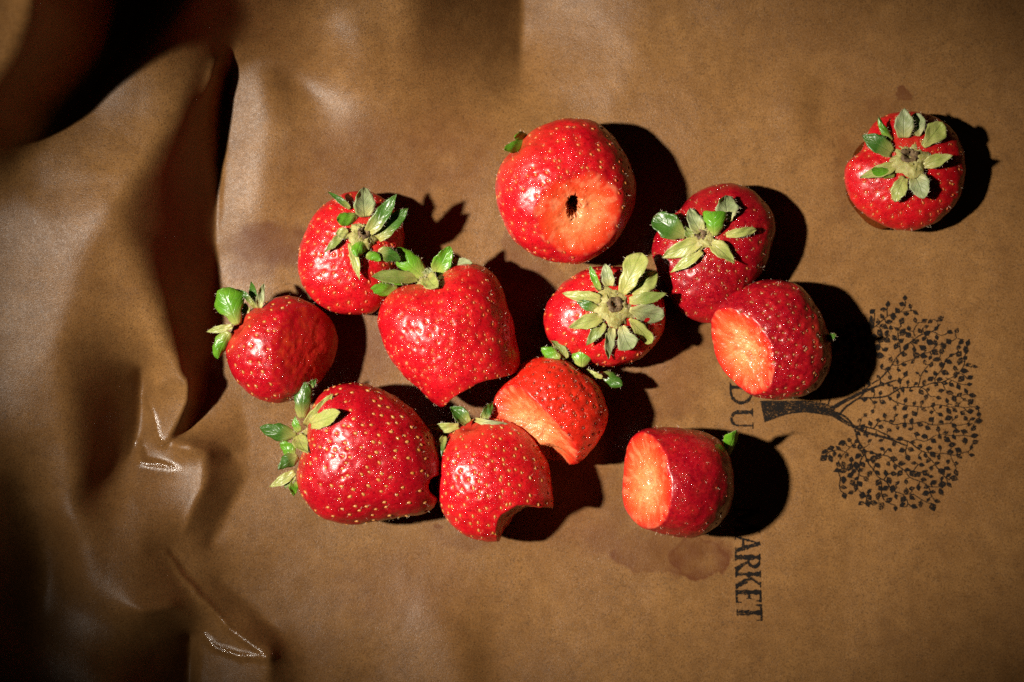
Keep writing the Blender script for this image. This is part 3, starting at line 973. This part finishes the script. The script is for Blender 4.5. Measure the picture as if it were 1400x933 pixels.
def build_berry(b, idx):
    rr = np.random.default_rng(100 + idx)
    T = crop(*b['k'])
    cx, cy = b['c']
    sil = T(b['sil'])
    ang = np.array([math.atan2(-(y - cy), x - cx) for x, y in sil])
    rad = np.array([math.hypot(x - cx, y - cy) for x, y in sil])
    o_ = np.argsort(ang)
    ang, rad = ang[o_], rad[o_]
    ga = np.linspace(-math.pi, math.pi, 721)[:-1]
    gr = np.interp(ga, np.r_[ang - 2 * math.pi, ang, ang + 2 * math.pi], np.r_[rad, rad, rad])
    ker = np.exp(-0.5 * (np.arange(-30, 31) / 9.0) ** 2)
    ker /= ker.sum()
    gr = np.convolve(np.r_[gr[-30:], gr, gr[:30]], ker, 'valid')
    mean = gr.mean()
    rz = b['rz'] * mean
    zc = float(paper_z(cx, cy)) + rz * LOWZ * S + b.get('lift', 0) * S - 0.0002
    sc = S * (D - zc) / D                      # metres per layout unit at the berry's height
    ctr = unproj(cx, cy, zc)
    p = 2.15

    def rfun(d):
        th = np.arctan2(d[:, 1], d[:, 0])
        s = np.hypot(d[:, 0], d[:, 1])
        rx = np.interp(th, np.r_[ga, math.pi], np.r_[gr, gr[0]])
        zz = np.where(d[:, 2] > 0, rz, rz * LOWZ)
        return sc * ((s / rx) ** p + (np.abs(d[:, 2]) / zz) ** p) ** (-1 / p)

    def surf_z(px, py):
        """top of the berry at a layout point (world z); None outside"""
        z = zc
        for _ in range(4):
            q = unproj(px, py, z) - ctr
            th = math.atan2(q[1], q[0])
            rx = np.interp(th, np.r_[ga, math.pi], np.r_[gr, gr[0]]) * sc
            u = math.hypot(q[0], q[1]) / rx
            if u >= 1:
                return None
            z = zc + rz * sc * (1 - u ** p) ** (1 / p)
        return z

    d = DIRS
    hx, hy = T([b['hub']])[0]
    hz = surf_z(hx, hy)
    hub = unproj(hx, hy, hz if hz is not None else zc)
    hd = hub - ctr
    hd = hd / np.linalg.norm(hd)
    r0 = rfun(d)
    # lumps, shoulder dip round the calyx
    r = r0 * (1 + 0.030 * fbm(d * 2.3 + idx * 9.1, idx, 2) + 0.010 * fbm(d * 7 + idx, idx + 3, 2))
    ca = np.arccos(np.clip(d @ hd, -1, 1))
    r = r - 0.0016 * np.exp(-(ca / 0.20) ** 2)
    shoulder = np.exp(-(ca / 0.42) ** 2)
    # seeds: spiral round the calyx axis
    area = 4 * math.pi * (mean * sc) ** 2
    ns = int(area / (b['spc'] * sc) ** 2)
    i = np.arange(ns) + 0.5
    phi = np.arccos(1 - 2 * i / ns)
    tt = math.pi * (1 + 5 ** 0.5) * i
    u = np.cross(hd, [0.3, 0.2, 0.93])
    u /= np.linalg.norm(u)
    v = np.cross(hd, u)
    sd = np.outer(np.cos(phi), hd) + (np.sin(phi) * np.cos(tt))[:, None] * u + (np.sin(phi) * np.sin(tt))[:, None] * v
    sd = sd + 0.042 * rr.standard_normal(sd.shape)
    sd /= np.linalg.norm(sd, axis=1)[:, None]
    sd = sd[(phi > 0.28)]
    sd = sd[rr.random(len(sd)) > 0.08]
    cosd = d @ sd.T
    best = cosd.max(1)
    angd = np.arccos(np.clip(best, -1, 1)) * mean * sc      # metres from the nearest seed
    w0 = b['spc'] * sc * 0.34
    deep = 0.00024 * b.get('pd', 1.0)
    pit = np.exp(-(angd / w0) ** 2)
    r = r - deep * np.exp(-(angd / (w0 * 0.66)) ** 2)
    rskin = r.copy()
    # bites
    bite = np.zeros(len(d))
    fibre = fbm(d * 9 + 5.5 * idx, idx + 40, 3)
    rag = fbm(d * 38 + 2.5 * idx, idx + 60, 2)
    flesh = np.zeros(len(d))

    def apply_bites(dd, rin, fb, rg):
        ro = rin.copy()
        wob = fbm(dd * 3.4 + 1.7 * idx, idx + 200, 2)
        for (bx, by, bz, az, el, br, *kd) in b['bites']:
            kind = kd[0] if kd else 's'
            n = np.array([math.cos(R(el)) * math.cos(R(az)), math.cos(R(el)) * math.sin(R(az)), math.sin(R(el))])
            pz = zc + bz * S
            p0 = unproj(bx, by, pz) - ctr
            c = p0 + n * br * sc
            R0 = br * sc
            if kind == 's':
                da, ca_ = dd, c
            else:
                nh = np.array([math.cos(R(az)), math.sin(R(az)), 0])
                ax = np.array([0, 0, math.cos(R(el))]) - nh * math.sin(R(el)) if kind == 'v' else np.cross([0, 0, 1.0], nh)
                ax = ax / np.linalg.norm(ax)
                da = dd - np.outer(dd @ ax, ax)
                ca_ = c - ax * (c @ ax)
            A_ = (da ** 2).sum(1)
            dc = da @ ca_
            q = dc ** 2 - A_ * (ca_ @ ca_ - R0 ** 2)
            t = np.where((q > 0) & (dc > 0), (dc - np.sqrt(np.maximum(q, 0))) / np.maximum(A_, 1e-9), 1e9)
            t = t + (0.00030 * fb + 0.00016 * rg) * b.get('fib', 1.0) + b.get('wob', 0.0007) * wob
            t = np.maximum(t, 0.002)
            kk_ = b.get('soft', 0.0006)
            hh_ = np.maximum(kk_ - np.abs(ro - t), 0) / kk_
            ro = np.minimum(ro, t) - hh_ * hh_ * kk_ / 4
        return ro
    rb = apply_bites(d, r, fibre, rag)
    depth = (rskin - rb) * 1000
    bite = np.clip(depth / 0.12, 0, 1)
    flesh = np.clip(depth / max(depth.max(), 1e-3), 0, 1) * b.get('fm', 1.0)
    r = np.where(depth > 0, rb, r)
    hole = np.zeros(len(d))
    if 'hole' in b:
        qx, qy, w1, h1 = b['hole']
        q = unproj(qx, qy, ctr[2] + 0.012) - ctr
        qn = q / np.linalg.norm(q)
        e = d - qn * (d @ qn)[:, None]
        el = np.sqrt((e[:, 0] / (w1 * sc / np.linalg.norm(q))) ** 2 + (e[:, 1] / (h1 * sc / np.linalg.norm(q))) ** 2) + 0.30 * fbm(d * 30, 77, 2)
        el = np.where(d @ qn > 0.5, el, 9)
        hole = np.clip((1.05 - el) / 0.25, 0, 1)
        r = r - hole * 0.0065
    streak = 0.5 + 0.5 * fbm(np.stack([d @ u * 9, d @ v * 9, d @ hd * 9], 1) + idx, idx + 90, 3)
    V = d * r[:, None]

    root = bpy.data.objects.new('strawberry', None)
    root.empty_display_size = 0.01
    root.location = (ctr[0], ctr[1], float(paper_z(cx, cy)))
    C.objects.link(root)
    root['label'] = b['label']
    root['category'] = 'strawberry'
    root['group'] = 'strawberries scattered on the brown paper'
    off = np.array([0, 0, ctr[2] - root.location[2]])
    W2L = ctr - off                      # world -> local of the root
    body = mesh_obj('fruit', V + off, TRIS, M_BERRY[b['skin']], root)
    for nm, a in (('pit', pit), ('shoulder', shoulder), ('bite', bite), ('flesh', flesh), ('streak', streak), ('hole', hole)):
        attr(body, nm, a * min(1.0, b.get('fm', 1.0) * 1.3) if nm == 'streak' else a)

    # seeds and the fine styles that stand beside them
    rs_ = rfun(sd) * (1 + 0.030 * fbm(sd * 2.3 + idx * 9.1, idx, 2) + 0.010 * fbm(sd * 7 + idx, idx + 3, 2))
    cs = np.arccos(np.clip(sd @ hd, -1, 1))
    rs_ = rs_ - 0.0016 * np.exp(-(cs / 0.20) ** 2) - deep
    rbit = apply_bites(sd, rs_ + deep, fbm(sd * 9 + 5.5 * idx, idx + 40, 3), np.zeros(len(sd)))
    ok = (rbit >= rs_ + deep - 0.00022)
    rs_ = np.minimum(rs_, rbit - deep)
    if 'hole' in b:
        ok &= (sd @ qn < 0.93)
    sd, rs_ = sd[ok], rs_[ok]
    sv, sf, hv, hf = [], [], [], []
    size = 0.00047 * b['ss']
    eps = 1e-3
    for j, (dd, rj) in enumerate(zip(sd, rs_)):
        # surface normal from neighbours
        t1 = hd - dd * (hd @ dd)
        t1 /= np.linalg.norm(t1) + 1e-9
        t2 = np.cross(dd, t1)
        q = np.array([dd, dd + t1 * 0.02, dd + t2 * 0.02])
        q /= np.linalg.norm(q, axis=1)[:, None]
        pr = q * rfun(q)[:, None]
        nrm = np.cross(pr[1] - pr[0], pr[2] - pr[0])
        nrm /= np.linalg.norm(nrm)
        if nrm @ dd < 0:
            nrm = -nrm
        ta = (pr[1] - pr[0])
        ta = ta / np.linalg.norm(ta) + 0.25 * rr.standard_normal(3)
        ta -= nrm * (ta @ nrm)
        ta /= np.linalg.norm(ta)
        tb_ = np.cross(nrm, ta)
        k = size * rr.uniform(0.82, 1.15)
        pt = dd * rj + nrm * k * 0.10 + off
        base = len(sv) * len(SEEDV)
        sv.append(pt + (SEEDV[:, 2:3] * k * 1.12) * ta + (SEEDV[:, 0:1] * k * 0.70) * tb_ + (SEEDV[:, 1:2] * k * 0.55) * nrm)
        sf.append(SF + base)
        for _ in range(2):
            lean = nrm + 0.9 * rr.standard_normal(3) * 0.6
            lean /= np.linalg.norm(lean)
            if lean @ nrm < 0.1:
                continue
            L = rr.uniform(0.0003, 0.0010)
            s0 = pt + nrm * k * 0.3 + tb_ * rr.normal(0, 0.0005) + ta * rr.normal(0, 0.0007)
            wv = np.cross(lean, rr.standard_normal(3))
            wv = wv / np.linalg.norm(wv) * 0.000026
            mid = s0 + lean * L * 0.6 + wv * rr.normal(0, 6)
            tip = s0 + lean * L + ta * rr.normal(0, 0.0003)
            bb = len(hv)
            hv += [s0 - wv, s0 + wv, mid + wv * .8, mid - wv * .8, tip]
            hf += [[bb, bb + 1, bb + 2, bb + 3], [bb + 3, bb + 2, bb + 4]]
    so = mesh_obj('seeds', np.vstack(sv), np.vstack(sf), M_SEED[b['seed']], body)
    so['kind'] = 'stuff'

    # calyx: crown, stalk stub, sepals
    zax = np.array([0, 0, 1.0])
    if 'crown' in b:
        cw = b['crown'] / b['k'][2] * sc
        n_r, n_a = 9, 36
        u3 = np.cross(hd, [0, 1, 0.2]); u3 /= np.linalg.norm(u3)
        v3 = np.cross(hd, u3)
        base_pt = ctr + hd * (rfun(hd[None])[0] - 0.0012)
        vv, ff = [], []
        for a_ in range(n_r):
            q_ = a_ / (n_r - 1)
            for c_ in range(n_a):
                th = 2 * math.pi * c_ / n_a
                rad_ = cw * q_ * (1 + 0.10 * math.sin(5 * th + idx) + 0.08 * rr.standard_normal())
                up = 0.0021 - 0.0012 * math.exp(-(q_ / 0.28) ** 2) - 0.0016 * q_ ** 3 + 0.00022 * rr.standard_normal()
                vv.append(base_pt + u3 * rad_ * math.cos(th) + v3 * rad_ * math.sin(th) + hd * up - W2L)
        for a_ in range(n_r - 1):
            for c_ in range(n_a):
                c2 = (c_ + 1) % n_a
                ff.append([a_ * n_a + c_, a_ * n_a + c2, (a_ + 1) * n_a + c2, (a_ + 1) * n_a + c_])
        mesh_obj('calyx_crown', vv, ff, M_HUB, root)
        # stub of the stalk: short ragged hollow tube
        vv, ff = [], []
        for lv, (q_, up) in enumerate([(0.44, 0.0006), (0.45, 0.0014), (0.37, 0.0022), (0.22, 0.0021), (0.10, 0.0012), (0.02, 0.0010)]):
            for c_ in range(16):
                th = 2 * math.pi * c_ / 16
                rad_ = cw * q_ * (1 + 0.14 * rr.standard_normal())
                vv.append(base_pt + u3 * rad_ * math.cos(th) + v3 * rad_ * math.sin(th) + hd * (up + 0.00025 * rr.standard_normal()) - W2L)
        for lv in range(5):
            for c_ in range(16):
                c2 = (c_ + 1) % 16
                ff.append([lv * 16 + c_, lv * 16 + c2, (lv + 1) * 16 + c2, (lv + 1) * 16 + c_])
        mesh_obj('stalk_stub', vv, ff, M_STUB, root)
        for _ in range(170):
            th = rr.uniform(0, 2 * math.pi)
            q_ = rr.uniform(0.3, 1.05)
            s0 = base_pt + (u3 * math.cos(th) + v3 * math.sin(th)) * cw * q_ + hd * (0.0019 - 0.0014 * q_ ** 3) - W2L
            lean = hd * 0.9 + 0.7 * rr.standard_normal(3)
            lean /= np.linalg.norm(lean)
            L = rr.uniform(0.0006, 0.0014)
            wv = np.cross(lean, rr.standard_normal(3))
            wv = wv / np.linalg.norm(wv) * 0.000028
            bb = len(hv)
            hv += [s0 - wv, s0 + wv, s0 + lean * L * .6 + wv, s0 + lean * L * .6 - wv, s0 + lean * L + 0.0002 * rr.standard_normal(3)]
            hf += [[bb, bb + 1, bb + 2, bb + 3], [bb + 3, bb + 2, bb + 4]]

    for sp in b['sep']:
        bx, by, tx, ty, wpx, tone, lift, cup, rnd = sp[:9]
        bend = sp[9] if len(sp) > 9 else rr.uniform(-10, 10)
        kk = b['k'][2]
        (bx, by), (tx, ty) = T([(bx, by), (tx, ty)])
        Lp = math.hypot(tx - bx, ty - by)
        nxp, nyp = -(ty - by) / Lp, (tx - bx) / Lp
        zb = surf_z(bx, by)
        zb = (zb if zb is not None else hub[2]) + 0.0004
        zt_ = surf_z(tx, ty)
        zt = (zt_ + 0.0006 + lift * 0.0007) if zt_ is not None else max(zb - 0.002, zc) + lift * 0.0007
        nu, nv = 18, 8
        und = len(sp) > 10
        if und:
            zb = zc - 0.001
        curl = rr.uniform(-0.05, 0.16)
        P = []
        for a_ in range(nu + 1):
            s = a_ / nu
            qx = bx + (tx - bx) * s + nxp * bend / kk * math.sin(math.pi * s)
            qy = by + (ty - by) * s + nyp * bend / kk * math.sin(math.pi * s)
            z = zb + (zt - zb) * s + 0.10 * Lp * sc * math.sin(math.pi * min(1, s * 1.05)) * (1 if lift > 0 else .3)
            sz = surf_z(qx, qy)
            z += curl * Lp * sc * max(0, s - 0.55) ** 2 * 6
            if sz is not None and not und:
                z = max(z, sz + 0.00040)
            P.append([qx, qy, z])
        P = np.array(P)
        zs = P[:, 2].copy()
        for _ in range(3):
            zs[1:-1] = 0.25 * zs[:-2] + 0.5 * zs[1:-1] + 0.25 * zs[2:]
        P = np.array([unproj(q[0], q[1], z) for q, z in zip(P, zs)])
        Wm = wpx / kk * sc * 0.5
        top, bot, al, ac = [], [], [], []
        wob = rr.uniform(0, 6.28)
        tw0, tw1 = rr.uniform(-.25, .25), rr.uniform(-.7, .7)
        for a_ in range(nu + 1):
            s = a_ / nu
            t = P[min(a_ + 1, nu)] - P[max(a_ - 1, 0)]
            t = t / np.linalg.norm(t)
            bn = np.cross(t, zax)
            if np.linalg.norm(bn) < 0.05:
                bn = np.array([nyp, nxp, 0])
            bn = bn / np.linalg.norm(bn)
            nn = np.cross(bn, t)
            aw = tw0 + (tw1 - tw0) * s
            bn, nn = bn * math.cos(aw) + nn * math.sin(aw), nn * math.cos(aw) - bn * math.sin(aw)
            if rnd == 0:
                f = (math.sin(math.pi * min(1, 0.10 + 0.90 * s) ** 0.85)) ** 0.8 if s < 1 else 0
            elif rnd == 1:
                f = math.sin(math.pi * (0.12 + 0.88 * s) ** 1.15) ** 0.62 if s < 1 else 0
            else:
                f = math.sin(math.pi * (0.14 + 0.86 * s) ** 1.9) ** 0.5 if s < 1 else 0
            f = max(f, 0.02)
            for c_ in range(nv + 1):
                x = c_ / nv * 2 - 1
                edge = 1 + ((0.14 if rnd == 2 else 0.07) * math.sin(9 * s + wob + 3 * x) + 0.05 * math.sin(23 * s + wob * 2)) * abs(x)
                ww = Wm * f * edge
                ang_ = cup * 1.5 * x
                if abs(cup) > 1e-3:
                    lat = ww * math.sin(ang_) / (cup * 1.5)
                    upp = ww * (1 - math.cos(ang_)) / (cup * 1.5)
                else:
                    lat, upp = ww * x, 0
                rip = 0.00012 * math.sin(14 * s + 4 * x + wob)
                pt = P[a_] + bn * lat + nn * (upp + rip)
                th = 0.00013 * (1 - 0.6 * abs(x)) * (1 - 0.5 * s)
                top.append(pt + nn * th)
                bot.append(pt - nn * th)
                al.append(s)
                ac.append(x)
        m = nv + 1
        npt = len(top)
        ff, fm = [], []
        for a_ in range(nu):
            for c_ in range(nv):
                q = [a_ * m + c_, a_ * m + c_ + 1, (a_ + 1) * m + c_ + 1, (a_ + 1) * m + c_]
                ff.append(q); fm.append(0)
                ff.append([npt + i_ for i_ in q[::-1]]); fm.append(1)
            for c_ in (0, nv):
                q = [a_ * m + c_, (a_ + 1) * m + c_, npt + (a_ + 1) * m + c_, npt + a_ * m + c_]
                ff.append(q if c_ == 0 else q[::-1]); fm.append(0)
        for a_ in (0, nu):
            for c_ in range(nv):
                q = [a_ * m + c_, a_ * m + c_ + 1, npt + a_ * m + c_ + 1, npt + a_ * m + c_]
                ff.append(q[::-1] if a_ == 0 else q); fm.append(0)
        vv = np.array(top + bot) - W2L
        so_ = mesh_obj('sepal', vv, ff, [M_SEP[tone], M_SEP[BACK[tone]]], root, face_mat=fm)
        attr(so_, 'along', al + al)
        attr(so_, 'across', ac + ac)
        # downy edge
        for _ in range(34):
            a_ = int(rr.integers(1, nu))
            c_ = 0 if rr.random() < .5 else nv
            s0 = np.array(top[a_ * m + c_]) - W2L
            inn = np.array(top[a_ * m + nv // 2]) - W2L
            lean = (s0 - inn)
            lean = lean / (np.linalg.norm(lean) + 1e-9) + 0.6 * rr.standard_normal(3)
            lean /= np.linalg.norm(lean)
            L = rr.uniform(0.0003, 0.0009)
            wv = np.cross(lean, rr.standard_normal(3))
            wv = wv / np.linalg.norm(wv) * 0.000022
            bb = len(hv)
            hv += [s0 - wv, s0 + wv, s0 + lean * L * .6 + wv, s0 + lean * L * .6 - wv, s0 + lean * L]
            hf += [[bb, bb + 1, bb + 2, bb + 3], [bb + 3, bb + 2, bb + 4]]
    ho = mesh_obj('fine_hairs', hv, hf, M_HAIR, root)
    ho['kind'] = 'stuff'
    return root


for i_, b_ in enumerate(BERRIES):
    build_berry(b_, i_)


def juice_puddle():
    k = NT('wet_juice')
    tr = k.n('ShaderNodeBsdfTransparent', i_0=(0.74, 0.50, 0.38, 1))
    gl = k.n('ShaderNodeBsdfGlossy', i_0=(1, 1, 1, 1), i_1=0.04)
    fr = k.n('ShaderNodeFresnel', i_0=1.36)
    mx = k.n('ShaderNodeMixShader')
    k.put(mx.inputs[0], fr.outputs[0])
    k.put(mx.inputs[1], tr.outputs[0])
    k.put(mx.inputs[2], gl.outputs[0])
    k.put(k.out.inputs['Surface'], mx.outputs[0])
    n = 64
    v, f = [], []
    prof = [(0.0, 0.9), (0.80, 0.9), (0.90, 0.75), (0.96, 0.45), (1.0, 0.0)]
    for q, hgt in prof:
        for i in range(n):
            a = 2 * math.pi * i / n
            rx = 79 + 2.5 * math.sin(3 * a + 1) + 1.5 * math.sin(7 * a)
            x = 1234 + q * rx * math.cos(a)
            y = 247 + q * (rx * 0.88) * math.sin(a)
            v.append(((x - 700) * S, -(y - 466.5) * S, float(paper_z(x, y)) + 0.0001 + hgt * 0.0009))
    for j in range(len(prof) - 1):
        for i in range(n):
            i2 = (i + 1) % n
            f.append([j * n + i, (j + 1) * n + i, (j + 1) * n + i2, j * n + i2])
    f = [q[::-1] for q in f]
    o = mesh_obj('juice_puddle', v, f, k.m)
    o['label'] = 'thin wet pool of juice ringing the lone strawberry at upper right'
    o['category'] = 'juice'


juice_puddle()
